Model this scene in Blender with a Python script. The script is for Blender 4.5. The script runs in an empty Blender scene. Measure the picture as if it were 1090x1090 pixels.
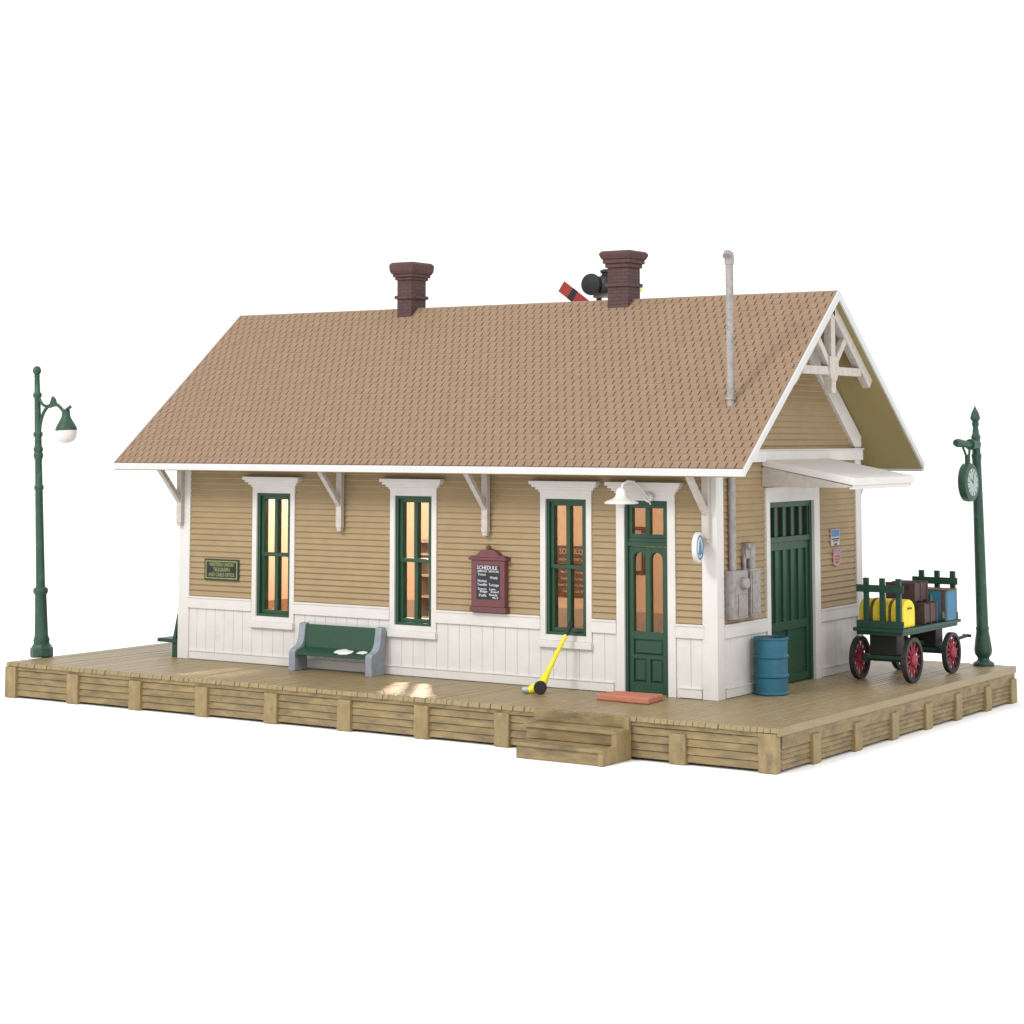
import bpy, bmesh, math, random
from mathutils import Vector, Matrix
random.seed(7)
sc = bpy.context.scene
COL = sc.collection
PI = math.pi

# ------------------------------------------------------------------ materials
def mat(name, col, rough=.5, var=.08, scale=6., bump=0., bscale=60., stretch=(1, 1, 1), col2=None, c2lo=.5, c2hi=.7, metal=0., spec=.4, coat=0.):
    m = bpy.data.materials.new(name); m.use_nodes = True
    nt = m.node_tree; N = nt.nodes; Lk = nt.links
    b = N['Principled BSDF']
    b.inputs['Roughness'].default_value = rough
    b.inputs['Metallic'].default_value = metal
    b.inputs['Specular IOR Level'].default_value = spec
    b.inputs['Coat Weight'].default_value = coat
    tc = N.new('ShaderNodeTexCoord'); mp = N.new('ShaderNodeMapping')
    mp.inputs['Scale'].default_value = stretch
    Lk.new(tc.outputs['Object'], mp.inputs['Vector'])
    n1 = N.new('ShaderNodeTexNoise'); n1.inputs['Scale'].default_value = scale; n1.inputs['Detail'].default_value = 6
    Lk.new(mp.outputs['Vector'], n1.inputs['Vector'])
    r = N.new('ShaderNodeValToRGB')
    lo = [max(0, c * (1 - var)) for c in col]; hi = [min(1, c * (1 + var)) for c in col]
    r.color_ramp.elements[0].position = .3; r.color_ramp.elements[0].color = (*lo, 1)
    r.color_ramp.elements[1].position = .7; r.color_ramp.elements[1].color = (*hi, 1)
    Lk.new(n1.outputs['Fac'], r.inputs['Fac'])
    out = r.outputs['Color']
    if col2:
        n2 = N.new('ShaderNodeTexNoise'); n2.inputs['Scale'].default_value = scale * .55; n2.inputs['Detail'].default_value = 9; n2.inputs['Roughness'].default_value = .65
        Lk.new(mp.outputs['Vector'], n2.inputs['Vector'])
        r2 = N.new('ShaderNodeValToRGB')
        r2.color_ramp.elements[0].position = c2lo; r2.color_ramp.elements[0].color = (0, 0, 0, 1)
        r2.color_ramp.elements[1].position = c2hi; r2.color_ramp.elements[1].color = (1, 1, 1, 1)
        Lk.new(n2.outputs['Fac'], r2.inputs['Fac'])
        mx = N.new('ShaderNodeMix'); mx.data_type = 'RGBA'
        Lk.new(r2.outputs['Color'], mx.inputs['Factor']); Lk.new(out, mx.inputs['A']); mx.inputs['B'].default_value = (*col2, 1)
        out = mx.outputs['Result']
    Lk.new(out, b.inputs['Base Color'])
    if bump:
        n3 = N.new('ShaderNodeTexNoise'); n3.inputs['Scale'].default_value = bscale; n3.inputs['Detail'].default_value = 3
        Lk.new(mp.outputs['Vector'], n3.inputs['Vector'])
        bp = N.new('ShaderNodeBump'); bp.inputs['Strength'].default_value = bump; bp.inputs['Distance'].default_value = .02
        Lk.new(n3.outputs['Fac'], bp.inputs['Height']); Lk.new(bp.outputs['Normal'], b.inputs['Normal'])
    return m

M = {}
M['white'] = mat('white_paint', (.605, .584, .560), .55, .035, 3, .12, 30, col2=(.53, .49, .455), c2lo=.58, c2hi=.8)
M['trim'] = mat('eave_trim_white', (.535, .53, .53), .5, .03, 3, .1, 30)
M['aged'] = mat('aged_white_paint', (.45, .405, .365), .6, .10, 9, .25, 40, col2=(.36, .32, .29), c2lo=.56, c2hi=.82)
M['tan'] = mat('tan_siding', (.305, .219, .118), .6, .05, 3, .10, 40)
M['shingle'] = mat('brown_shingle', (.250, .166, .105), .8, .07, 5, .45, 55, col2=(.262, .170, .112), c2lo=.5, c2hi=.75)
M['slot'] = mat('shingle_underlay', (.085, .052, .034), .9, .05)
M['soffit'] = mat('olive_soffit', (.275, .222, .092), .7, .04, 2)
M['green'] = mat('green_paint', (.014, .056, .028), .42, .08, 8, .08, 50)
M['pole'] = mat('green_enamel', (.018, .060, .037), .45, .14, 10, .2, 40, col2=(.05, .13, .10), c2lo=.55, c2hi=.75)
M['cartgreen'] = mat('cart_green_paint', (.014, .055, .036), .5, .15, 12, .2, 40)
M['deck'] = mat('weathered_deck_wood', (.258, .194, .098), .38, .10, 3, .2, 30, (2.5, .6, 2), col2=(.225, .168, .088), c2lo=.48, c2hi=.72)
M['skirt'] = mat('weathered_skirt_wood', (.245, .178, .082), .6, .18, 5, .4, 26, (.7, .7, 2.2), col2=(.098, .074, .046), c2lo=.44, c2hi=.76)
M['post'] = mat('timber_post_wood', (.255, .187, .088), .6, .16, 4, .35, 30, (2, 2, 1), col2=(.13, .098, .062), c2lo=.55, c2hi=.76)
M['brick'] = None
M['grey'] = mat('grey_casting', (.235, .260, .300), .6, .12, 10, .2, 40)
M['steel'] = mat('galvanised_steel', (.30, .278, .265), .5, .14, 12, .3, 40, col2=(.15, .13, .12), c2lo=.50, c2hi=.78, metal=.15)
M['drum'] = mat('blue_drum_paint', (.016, .112, .170), .5, .12, 6, .15, 30, col2=(.010, .06, .10), c2lo=.55, c2hi=.8)
M['maroon'] = mat('maroon_paint', (.135, .045, .050), .55, .10, 8, .15, 40)
M['black'] = mat('black_paint', (.012, .012, .013), .5, .2)
M['charcoal'] = mat('charcoal_iron', (.028, .024, .024), .6, .25, 14, .2, 40)
M['yellow'] = mat('yellow_paint', (.78, .62, .015), .4, .06, 8)
M['bag'] = mat('yellow_canvas', (.76, .60, .03), .6, .08, 8, .2, 40)
M['rail_red'] = mat('crimson_spokes', (.27, .025, .045), .5, .25, 15, .2, 40)
M['trunk'] = mat('dark_brown_trunk', (.065, .035, .034), .6, .15, 10, .2, 40)
M['leather'] = mat('brown_leather', (.115, .055, .030), .6, .2, 14, .2, 40)
M['blue'] = mat('blue_case', (.035, .165, .28), .55, .10, 8, .15, 40)
M['brickred'] = mat('salmon_slab', (.45, .165, .105), .75, .12, 9, .4, 40, col2=(.36, .13, .085), c2lo=.5, c2hi=.75)
M['gold'] = mat('gold_letter_paint', (.24, .25, .10), .5, .1)
M['signgreen'] = mat('dark_green_sign', (.014, .026, .011), .5, .1)
M['letter'] = mat('white_letter_paint', (.55, .55, .59), .6, .05)
M['board'] = mat('black_board', (.020, .020, .024), .6, .15)
M['enamel'] = mat('white_enamel', (.66, .64, .61), .3, .02)
M['signblue'] = mat('blue_sign_paint', (.055, .17, .36), .5, .1)
M['pink'] = mat('pink_sign_paint', (.40, .22, .21), .6, .2, 20)
M['violet'] = mat('violet_sign_paint', (.27, .20, .29), .6, .12, 20)
M['red'] = mat('red_signal_paint', (.33, .030, .026), .5, .1)
M['globe'] = mat('opal_globe', (.62, .57, .56), .35, .04)
M['silver'] = mat('silver_tip', (.42, .46, .45), .35, .1, metal=.3)
M['paper'] = mat('white_paper', (.68, .67, .66), .8, .04)
M['dial'] = mat('clock_dial', (.30, .365, .35), .5, .12, 30)
M['inwall'] = mat('interior_plaster', (.60, .47, .37), .8, .05)
M['inwain'] = mat('interior_wainscot', (.36, .31, .29), .8, .12, 8, stretch=(6, 6, .6))
M['inbench'] = mat('interior_bench_wood', (.30, .16, .11), .6, .12, 8, stretch=(5, 1, 5))
M['infloor'] = mat('interior_floor', (.22, .14, .09), .8, .1)
M['ground'] = mat('white_studio_surface', (.97, .97, .97), .9, .0, spec=.0)

# brick with courses
m = bpy.data.materials.new('chimney_brick'); m.use_nodes = True
nt = m.node_tree; N = nt.nodes; b = N['Principled BSDF']; b.inputs['Roughness'].default_value = .75
tc = N.new('ShaderNodeTexCoord'); sx = N.new('ShaderNodeSeparateXYZ'); ad = N.new('ShaderNodeMath'); ad.operation = 'ADD'
cb = N.new('ShaderNodeCombineXYZ'); br = N.new('ShaderNodeTexBrick')
nt.links.new(tc.outputs['Object'], sx.inputs[0]); nt.links.new(sx.outputs[0], ad.inputs[0]); nt.links.new(sx.outputs[1], ad.inputs[1])
nt.links.new(ad.outputs[0], cb.inputs[0]); nt.links.new(sx.outputs[2], cb.inputs[1]); nt.links.new(cb.outputs[0], br.inputs['Vector'])
br.inputs['Scale'].default_value = 1; br.inputs['Brick Width'].default_value = .19; br.inputs['Row Height'].default_value = .068; br.inputs['Mortar Size'].default_value = .008
br.inputs['Color1'].default_value = (.078, .034, .030, 1); br.inputs['Color2'].default_value = (.058, .027, .026, 1); br.inputs['Mortar'].default_value = (.045, .022, .02, 1)
nt.links.new(br.outputs['Color'], b.inputs['Base Color'])
bp = N.new('ShaderNodeBump'); bp.inputs['Strength'].default_value = .5; bp.inputs['Distance'].default_value = .02; bp.invert = True
nt.links.new(br.outputs['Fac'], bp.inputs['Height']); nt.links.new(bp.outputs['Normal'], b.inputs['Normal'])
M['brick'] = m
M['brickcap'] = mat('chimney_cap_brick', (.076, .036, .032), .75, .18, 12, .3, 40)

# thin window glass
m = bpy.data.materials.new('window_glass'); m.use_nodes = True
nt = m.node_tree; N = nt.nodes
for n in list(N):
    if n.type != 'OUTPUT_MATERIAL': N.remove(n)
tr = N.new('ShaderNodeBsdfTransparent'); gl = N.new('ShaderNodeBsdfGlossy'); gl.inputs['Roughness'].default_value = .04
mx = N.new('ShaderNodeMixShader'); lw = N.new('ShaderNodeLayerWeight'); lw.inputs['Blend'].default_value = .12
mu = N.new('ShaderNodeMath'); mu.operation = 'MULTIPLY'; mu.inputs[1].default_value = .35
tr.inputs['Color'].default_value = (.93, .93, .90, 1)
nt.links.new(lw.outputs['Fresnel'], mu.inputs[0]); nt.links.new(mu.outputs[0], mx.inputs['Fac'])
nt.links.new(tr.outputs[0], mx.inputs[1]); nt.links.new(gl.outputs[0], mx.inputs[2]); nt.links.new(mx.outputs[0], N['Material Output'].inputs['Surface'])
M['glass'] = m

# ------------------------------------------------------------------ mesh helper
class MB:
    def __init__(s): s.v = []; s.f = []
    def add(s, vs, fs):
        o = len(s.v); s.v += [tuple(v) for v in vs]; s.f += [tuple(i + o for i in f) for f in fs]; return s
    def box(s, x0, x1, y0, y1, z0, z1):
        x0, x1 = min(x0, x1), max(x0, x1); y0, y1 = min(y0, y1), max(y0, y1); z0, z1 = min(z0, z1), max(z0, z1)
        return s.add([(x0, y0, z0), (x1, y0, z0), (x1, y1, z0), (x0, y1, z0), (x0, y0, z1), (x1, y0, z1), (x1, y1, z1), (x0, y1, z1)],
                     [(0, 3, 2, 1), (4, 5, 6, 7), (0, 1, 5, 4), (1, 2, 6, 5), (2, 3, 7, 6), (3, 0, 4, 7)])
    def prism(s, poly, axis, a, b):
        # poly: 2D points; axis 'x': (y,z), 'y': (x,z), 'z': (x,y)
        def P(p, t): return {'x': (t, p[0], p[1]), 'y': (p[0], t, p[1]), 'z': (p[0], p[1], t)}[axis]
        n = len(poly)
        vs = [P(p, a) for p in poly] + [P(p, b) for p in poly]
        return s.add(vs, [tuple(range(n)), tuple(range(2 * n - 1, n - 1, -1))] + [(i, i + n, (i + 1) % n + n, (i + 1) % n) for i in range(n)])
    def beam(s, p, q, w, h, up=(0, 0, 1)):
        p = Vector(p); q = Vector(q); d = (q - p).normalized(); u = Vector(up); r = d.cross(u).normalized(); u = r.cross(d)
        vs = []
        for c in (p, q):
            for a, bb in ((-1, -1), (1, -1), (1, 1), (-1, 1)): vs.append(c + r * (a * w / 2) + u * (bb * h / 2))
        return s.add(vs, [(3, 2, 1, 0), (4, 5, 6, 7)] + [(i, (i + 1) % 4, (i + 1) % 4 + 4, i + 4) for i in range(4)])
    def tube(s, pts, r, n=12, cap=True):
        pts = [Vector(p) for p in pts]; rs = r if isinstance(r, (list, tuple)) else [r] * len(pts)
        vs = []; fs = []; ref = None
        for i, p in enumerate(pts):
            d = (pts[min(i + 1, len(pts) - 1)] - pts[max(i - 1, 0)]).normalized()
            if ref is None: ref = d.orthogonal().normalized()
            ref = (ref - d * ref.dot(d)).normalized(); e = d.cross(ref)
            for k in range(n):
                a = 2 * PI * k / n; vs.append(p + (ref * math.cos(a) + e * math.sin(a)) * rs[i])
        for i in range(len(pts) - 1):
            for k in range(n): fs.append((i * n + k, i * n + (k + 1) % n, (i + 1) * n + (k + 1) % n, (i + 1) * n + k))
        if cap: fs += [tuple(range(n - 1, -1, -1)), tuple(range((len(pts) - 1) * n, len(pts) * n))]
        return s.add(vs, fs)
    def lathe(s, prof, c=(0, 0, 0), axis='z', n=28):
        # prof: (radius, height) bottom to top
        vs = []; fs = []
        for r, h in prof:
            for k in range(n):
                a = 2 * PI * k / n; x, y = r * math.cos(a), r * math.sin(a)
                p = {'z': (x, y, h), 'x': (h, x, y), 'y': (y, h, x)}[axis]
                vs.append((c[0] + p[0], c[1] + p[1], c[2] + p[2]))
        m_ = len(prof)
        for i in range(m_ - 1):
            for k in range(n): fs.append((i * n + k, i * n + (k + 1) % n, (i + 1) * n + (k + 1) % n, (i + 1) * n + k))
        fs += [tuple(range(n - 1, -1, -1)), tuple(range((m_ - 1) * n, m_ * n))]
        return s.add(vs, fs)
    def text(s, txt, size, place, align='CENTER', depth=.002, width=None):
        # place(u, v, d): local text coordinates -> world
        cu = bpy.data.curves.new('t', 'FONT'); cu.body = txt; cu.size = size; cu.align_x = align; cu.align_y = 'CENTER'
        cu.extrude = depth; cu.resolution_u = 2; cu.offset = size * .012
        ob = bpy.data.objects.new('t', cu); COL.objects.link(ob)
        bpy.context.view_layer.update()
        me = bpy.data.meshes.new_from_object(ob.evaluated_get(bpy.context.evaluated_depsgraph_get()))
        bpy.data.objects.remove(ob); bpy.data.curves.remove(cu)
        k = 1.
        if width:
            xs = [v.co.x for v in me.vertices]
            if xs: k = width / max(1e-6, max(xs) - min(xs))
        s.add([place(v.co.x * k, v.co.y, v.co.z) for v in me.vertices], [tuple(p.vertices) for p in me.polygons])
        bpy.data.meshes.remove(me)
        return s

OFF = {}
def tag(o, label=None, cat=None, group=None, kind=None):
    if label: o['label'] = label
    if cat: o['category'] = cat
    if group: o['group'] = group
    if kind: o['kind'] = kind
def thing(name, label, cat, loc, group=None, rot=None, local=False):
    o = bpy.data.objects.new(name, None); COL.objects.link(o); o.location = loc
    o.empty_display_size = .2
    if rot: o.rotation_euler = rot
    OFF[o.name] = Vector((0, 0, 0)) if local else Vector(loc)
    tag(o, label, cat, group); return o
def build(mb, name, mt, parent=None, bev=0., smooth=None, label=None, off=None, seg=2):
    if off is None: off = OFF[parent.name] if parent else Vector((0, 0, 0))
    me = bpy.data.meshes.new(name)
    me.from_pydata([Vector(v) - off for v in mb.v], [], mb.f)
    bm = bmesh.new(); bm.from_mesh(me); bmesh.ops.recalc_face_normals(bm, faces=bm.faces); bm.to_mesh(me); bm.free()
    me.materials.append(M[mt] if isinstance(mt, str) else mt)
    o = bpy.data.objects.new(name, me); COL.objects.link(o)
    if parent: o.parent = parent
    else: o.location = off
    OFF[o.name] = off
    if bev:
        md = o.modifiers.new('bevel', 'BEVEL'); md.width = bev; md.segments = seg; md.limit_method = 'ANGLE'; md.angle_limit = math.radians(40)
    if smooth:
        for p in me.polygons: p.use_smooth = True
        me.set_sharp_from_angle(angle=math.radians(smooth))
    if label: o['label'] = label
    return o
def one(mb, name, mt, label, cat, loc, bev=0., smooth=None, group=None):
    o = build(mb, name, mt, None, bev, smooth, off=Vector(loc)); tag(o, label, cat, group); return o

# ------------------------------------------------------------------ dimensions
L, W = 12.0, 5.783
O_, G1, G2 = .8405, 1.089, .987            # eave overhang, left and right gable overhang
ZE, ZR = 3.8616, 6.9697
SL = (ZR - ZE) / (W / 2 + O_)
PX0, PX1, PY0, PY1, PH = -2.338, 14.299, -2.382, 7.74, .66
P_ = .11                                   # siding course
ZT = 1.23                                  # top of the wainscot rail
def roofz(y): return ZR - SL * abs(y - W / 2)

# ------------------------------------------------------------------ ground
g = MB().add([(-400, -400, -PH - .02), (400, -400, -PH - .02), (400, 400, -PH - .02), (-400, 400, -PH - .02)], [(0, 1, 2, 3)])
build(g, 'ground', 'ground')['kind'] = 'structure'

# ------------------------------------------------------------------ platform
pf = thing('wooden_platform', 'long tan weathered timber station platform with plank deck carrying the depot', 'platform', (6, 2.85, -PH))
d = MB(); n = 150; pw = (PX1 - PX0) / n
for i in range(n):
    x0 = PX0 + i * pw + .004; x1 = PX0 + (i + 1) * pw - .004
    ys = PY0 - .035 - random.random() * .03; dz = random.uniform(-.003, .003)
    c = .010
    prof = [(x0, -.075), (x0, dz - c), (x0 + c, dz), (x1 - c, dz), (x1, dz - c), (x1, -.075)]
    vs = [(p[0], ys + (.018 if p[1] > -.02 else 0), p[1]) for p in prof] + [(p[0], PY1 + random.random() * .02, p[1]) for p in prof]
    k = len(prof)
    d.add(vs, [tuple(range(k)), tuple(range(2 * k - 1, k - 1, -1))] + [(j, j + k, (j + 1) % k + k, (j + 1) % k) for j in range(k)])
d.box(PX0 + .05, PX1 - .05, PY0 - .012, PY1 - .05, -.07, -.010)
build(d, 'deck', 'deck', pf)
build(MB().box(PX1 - .012, PX1 + .035, PY0 - .03, PY1 + .01, -.125, .002), 'deck_edge', 'deck', pf, bev=.012)
# skirt: lapped boards all round
def skirt(along, a0, a1, c, sgn, beam_h):
    s = MB(); zb = -PH; rows = 4
    def bx(u0, u1, o0, o1, z0, z1):
        if along == 'x': s.box(u0, u1, c + sgn * o0, c + sgn * o1, z0, z1)
        else: s.box(c + sgn * o0, c + sgn * o1, u0, u1, z0, z1)
    bx(a0, a1, -.10, .012, -.078 - beam_h, -.078)
    ztop = -.078 - beam_h - .008; rh = (ztop - zb - .02) / rows
    for r in range(rows):
        z1 = ztop - r * rh; z0 = z1 - rh + .006
        def P(o, z, u): return (u, c + sgn * o, z) if along == 'x' else (c + sgn * o, u, z)
        k = [(-.10, z0), (.004, z0), (-.022, z1), (-.10, z1)]
        vs = [P(o, z, a0) for o, z in k] + [P(o, z, a1) for o, z in k]
        s.add(vs, [(0, 1, 2, 3), (7, 6, 5, 4)] + [(i, i + 4, (i + 1) % 4 + 4, (i + 1) % 4) for i in range(4)])
    bx(a0, a1, -.16, -.09, zb + .02, -.08)
    return s
build(skirt('x', PX0 + .02, PX1 - .02, PY0, -1, .07), 'skirting', 'skirt', pf, bev=.006)
build(skirt('y', PY0 + .13, PY1 - .02, PX1, 1, .25), 'skirting', 'skirt', pf, bev=.006)
build(skirt('x', PX0 + .02, PX1 - .12, PY1 - .02, 1, .07), 'skirting', 'skirt', pf, bev=.006)
build(skirt('y', PY0 + .13, PY1 - .13, PX0, -1, .07), 'skirting', 'skirt', pf, bev=.006)
for i, x in enumerate([-2.20, -.52, 1.10, 2.75, 4.38, 6.03, 7.68, 9.31, 12.59, 14.13]):
    t = -.135 if 0 < i < 8 else (-.21 if i == 8 else -.095)
    q = MB().box(x - .145, x + .145 + (.02 if i == 9 else 0), PY0 - .06, PY0 + .1, -PH - .015, t + random.uniform(-.012, .012)); build(q, 'post', 'post', pf, bev=.015)
for i, y in enumerate([-2.20, -1.12, .44, 1.93, 3.4, 4.78, 6.25, 7.58]):
    if i == 0: continue
    q = MB().box(PX1 - .08, PX1 + .055, y - .14, y + .14, -PH - .015, -.22 + random.uniform(-.015, .015))
    build(q, 'post', 'post', pf, bev=.015)
# steps
st = MB()
st.box(9.96, 11.70, PY0 - .09, PY0 + .02, -.19, -.008)
stp = build(st, 'steps', 'skirt', pf, bev=.012)
for (x0, x1, y0, zt, zb) in ((10.03, 11.735, -2.88, -.19, -.42), (10.10, 11.735, -3.28, -.425, -PH - .015)):
    q = MB().box(x0, x1, y0, PY0 - .02 if zb > -.5 else PY0 - .02, zt - .055, zt).box(x0 + .03, x1 - .02, y0 + .05, PY0 - .025, zb, zt - .055)
    build(q, 'tread', 'skirt', stp, bev=.012)
q = MB().prism([(PY0 - .01, -.02), (PY0 - .1, -.02), (PY0 - .1, -.19), (-2.865, -.20), (-2.865, -.42), (-3.262, -.435), (-3.262, -PH - .012), (PY0 - .01, -PH - .012)], 'x', 11.66, 11.752)
build(q, 'stringer', 'post', stp, bev=.01)

# ------------------------------------------------------------------ station building
sb = thing('station_building', 'tan clapboard railway depot with white wainscot, green windows and brown shingle roof', 'station building', (6, 2.9, 0))

def mapper(side):
    if side == 'front': return lambda u, o, z: (u, -o, z)
    if side == 'right': return lambda u, o, z: (L + o, u, z)
    if side == 'left': return lambda u, o, z: (-o, u, z)
    return lambda u, o, z: (u, W + o, z)
def mbox(s, f, u0, u1, o0, o1, z0, z1):
    a = f(u0, o0, z0); b = f(u1, o1, z1); s.box(a[0], b[0], a[1], b[1], a[2], b[2])
def siding(s, f, ext, z0, z1, t=.029):
    k = math.floor((z0 - ZT) / P_ + 1e-6)
    while ZT + k * P_ < z1 - 1e-6:
        zk = ZT + k * P_; za = max(z0, zk); zb = min(z1, zk + P_)
        if zb - za > 1e-4:
            oa = .004 + t * (1 - (za - zk) / P_); ob = .004 + t * (1 - (zb - zk) / P_)
            a0, a1 = ext(za); b0, b1 = ext(zb)
            if a1 > a0 and b1 >= b0 - 1e-6:
                c_ = .018 if za == zk and zb - za > .05 else 0
                fr_ = c_ / (zb - za); m0, m1 = a0 + (b0 - a0) * fr_, a1 + (b1 - a1) * fr_
                s.add([f(m0, oa, za + c_), f(m1, oa, za + c_), f(b1, ob, zb), f(b0, ob, zb)], [(0, 1, 2, 3)])
                if c_: s.add([f(a0, oa - .015, za), f(a1, oa - .015, za), f(m1, oa, za + c_), f(m0, oa, za + c_)], [(0, 1, 2, 3)])
                s.add([f(a0, 0, za), f(a1, 0, za), f(a1, oa - (.015 if c_ else 0), za), f(a0, oa - (.015 if c_ else 0), za)], [(0, 1, 2, 3)])
        k += 1
def panels(u0, u1, z0, z1, holes):
    # rectangles left when holes (u0,u1,z0,z1) are cut from the sheet
    out = []; us = sorted({u0, u1} | {h[0] for h in holes} | {h[1] for h in holes})
    for a, b in zip(us[:-1], us[1:]):
        hs = sorted([h for h in holes if h[0] <= a + 1e-6 and h[1] >= b - 1e-6], key=lambda h: h[2]); z = z0
        for h in hs:
            if h[2] >= z1: break
            if h[2] > z + 1e-4: out.append((a, b, z, h[2]))
            z = max(z, h[3])
        if z < z1 - 1e-4: out.append((a, b, z, z1))
    return out

WINS = [2.39, 5.74, 9.06]
DOOR = (10.09, 11.25)
ZTOP = roofz(0) - .16
front_open = [(c - .42, c + .42, .92, 3.28) for c in WINS] + [(10.25, 11.10, .0, 3.28)]
front_trim = [(c - .53, c + .53, .70, 3.58) for c in WINS] + [(DOOR[0], DOOR[1], 0, 3.58)]
fd = (1.93, 3.72, 0, 3.22)
right_trim = [(1.79, 3.95, 0, 3.45)]
def wall(side, length, opens, trims, rect_top, gable):
    f = mapper(side); s = MB()
    for (a, b, c, d_) in panels(0, length, 0, rect_top, opens): mbox(s, f, a, b, -.14, 0, c, d_)
    for (a, b, c, d_) in panels(.2, length - .2, ZT, rect_top, trims): siding(s, f, lambda z, a=a, b=b: (a, b), c, d_)
    if gable:
        top = ZR - .17
        def ext(z): hw = (top - z) / SL; return (W / 2 - hw, W / 2 + hw)
        siding(s, f, ext, rect_top, top - .02)
        hw = (top - rect_top) / SL
        A = [f(W / 2 - hw, 0, rect_top), f(W / 2 + hw, 0, rect_top), f(W / 2, 0, top), f(W / 2 - hw, -.14, rect_top), f(W / 2 + hw, -.14, rect_top), f(W / 2, -.14, top)]
        s.add(A, [(0, 1, 2), (5, 4, 3), (0, 3, 4, 1), (1, 4, 5, 2), (2, 5, 3, 0)])
    w = build(s, 'wall', 'tan', sb)
    # wainscot boards, rail and baseboard: one part per stretch between full height openings
    full = sorted([t for t in trims if t[2] < .1])
    ends = [.2] + [q for t in full for q in t[:2]] + [length - .2]
    for lo_, hi_ in zip(ends[0::2], ends[1::2]):
        tt = [t for t in trims if t[0] >= lo_ - 1e-6 and t[1] <= hi_ + 1e-6]
        s = MB()
        for (a, b, c, d_) in panels(lo_, hi_, .0, 1.02, tt):
            nb = max(1, round((b - a) / .25)); bw = (b - a) / nb
            for i in range(nb):
                e = .007
                k = [(a + i * bw, .011), (a + i * bw + e, .024), (a + (i + 1) * bw - e, .024), (a + (i + 1) * bw, .011)]
                vs = [f(u, o, c) for u, o in k] + [f(u, o, d_) for u, o in k]
                s.add(vs, [(0, 1, 5, 4), (1, 2, 6, 5), (2, 3, 7, 6), (4, 5, 6, 7), (0, 3, 2, 1)])
        for (a, b, c, d_) in panels(lo_ + .005, hi_ - .005, 1.00, ZT, tt): mbox(s, f, a, b, 0, .062, c, d_); mbox(s, f, a, b, .062, .075, d_ - .035, d_ - .004)
        aa = lo_ + .06; bb = hi_ - .06
        mbox(s, f, aa, bb, 0, .055, .012, .16); mbox(s, f, aa, bb, 0, .068, .16, .18)
        build(s, 'wainscot', 'white', w, bev=.004)
    return w
wall('front', L, front_open, front_trim, ZTOP, False)
wall('right', W, [fd], right_trim, ZTOP, True)
wall('back', L, [], [], ZTOP, False)
wall('left', W, [], [], ZTOP, True)
for (cx, cy, sx, sy) in ((L, 0, 1, -1), (0, 0, -1, -1), (L, W, 1, 1), (0, W, -1, 1)):
    zt = ZTOP - .02
    s = MB().box(cx - sx * .235, cx + sx * .05, cy, cy + sy * .05, 0, zt).box(cx, cx + sx * .05, cy, cy - sy * .205, 0, zt)
    build(s, 'corner_board', 'white', sb, bev=.008)

def window(c):
    u0, u1, z0, z1 = c - .42, c + .42, .92, 3.28
    s = MB()
    s.box(c - .53, u0, -.05, .04, .82, 3.30).box(u1, c + .53, -.05, .04, .82, 3.30)
    s.box(c - .53, c + .53, -.052, .04, 3.28, 3.42)
    s.box(u0, u1, -.05, .04, .82, z0)
    # stepped cornice
    s.box(c - .55, c + .55, -.075, 0, 3.40, 3.44).box(c - .60, c + .60, -.10, 0, 3.44, 3.485).box(c - .66, c + .66, -.135, 0, 3.485, 3.53).box(c - .70, c + .70, -.165, 0, 3.53, 3.595)
    fr = build(s, 'window', 'white', sb, bev=.006)
    s = MB().box(c - .545, c + .545, -.10, 0, .70, .82)
    build(s, 'sill', 'white', fr, bev=.01)
    # green box frame and two sashes
    s = MB(); y0, y1 = .02, .21
    s.box(u0, u0 + .06, -.01, y1, z0, z1).box(u1 - .06, u1, -.01, y1, z0, z1).box(u0 + .06, u1 - .06, -.01, y1, z1 - .05, z1).box(u0 + .06, u1 - .06, -.01, y1, z0, z0 + .05)
    a0, a1 = u0 + .06, u1 - .06
    mid = 2.10
    for (b0, b1, ya, yb) in ((mid - .035, z1 - .05, .035, .165), (z0 + .05, mid + .035, .055, .185)):
        s.box(a0, a0 + .065, ya, yb, b0, b1).box(a1 - .065, a1, ya, yb, b0, b1)
        s.box(a0 + .065, a1 - .065, ya, yb, b1 - .07, b1).box(a0 + .065, a1 - .065, ya, yb, b0, b0 + .07)
        s.box(c - .04, c + .04, ya + .006, yb - .004, b0 + .07, b1 - .07)
    build(s, 'sash', 'green', fr, bev=.005)
    build(MB().box(a0 + .03, a1 - .03, .140, .145, mid, z1 - .08), 'pane', 'glass', fr)
    build(MB().box(a0 + .03, a1 - .03, .160, .165, z0 + .08, mid), 'pane', 'glass', fr)
for c in WINS: window(c)

# passenger door
s = MB(); c = .5 * (DOOR[0] + DOOR[1])
s.box(DOOR[0], 10.25, -.05, .04, 0, 3.30).box(11.10, DOOR[1], -.05, .04, 0, 3.30).box(DOOR[0], DOOR[1], -.052, .04, 3.28, 3.42)
s.box(c - .60, c + .60, -.075, 0, 3.40, 3.44).box(c - .65, c + .65, -.10, 0, 3.44, 3.485).box(c - .70, c + .70, -.135, 0, 3.485, 3.53).box(c - .74, c + .74, -.165, 0, 3.53, 3.595)
dr = build(s, 'door', 'white', sb, bev=.006, label='green passenger door with two arched panes in white casing')
x0, x1 = 10.25, 11.10
s = MB()
s.box(x0, x0 + .05, -.01, .13, 0, 3.28).box(x1 - .05, x1, -.01, .13, 0, 3.28).box(x0 + .05, x1 - .05, -.01, .13, 3.22, 3.28)
s.box(x0 + .05, x1 - .05, .0, .12, 2.50, 2.57).box(x0 + .05, x1 - .05, .015, .11, 2.57, 2.64)
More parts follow.
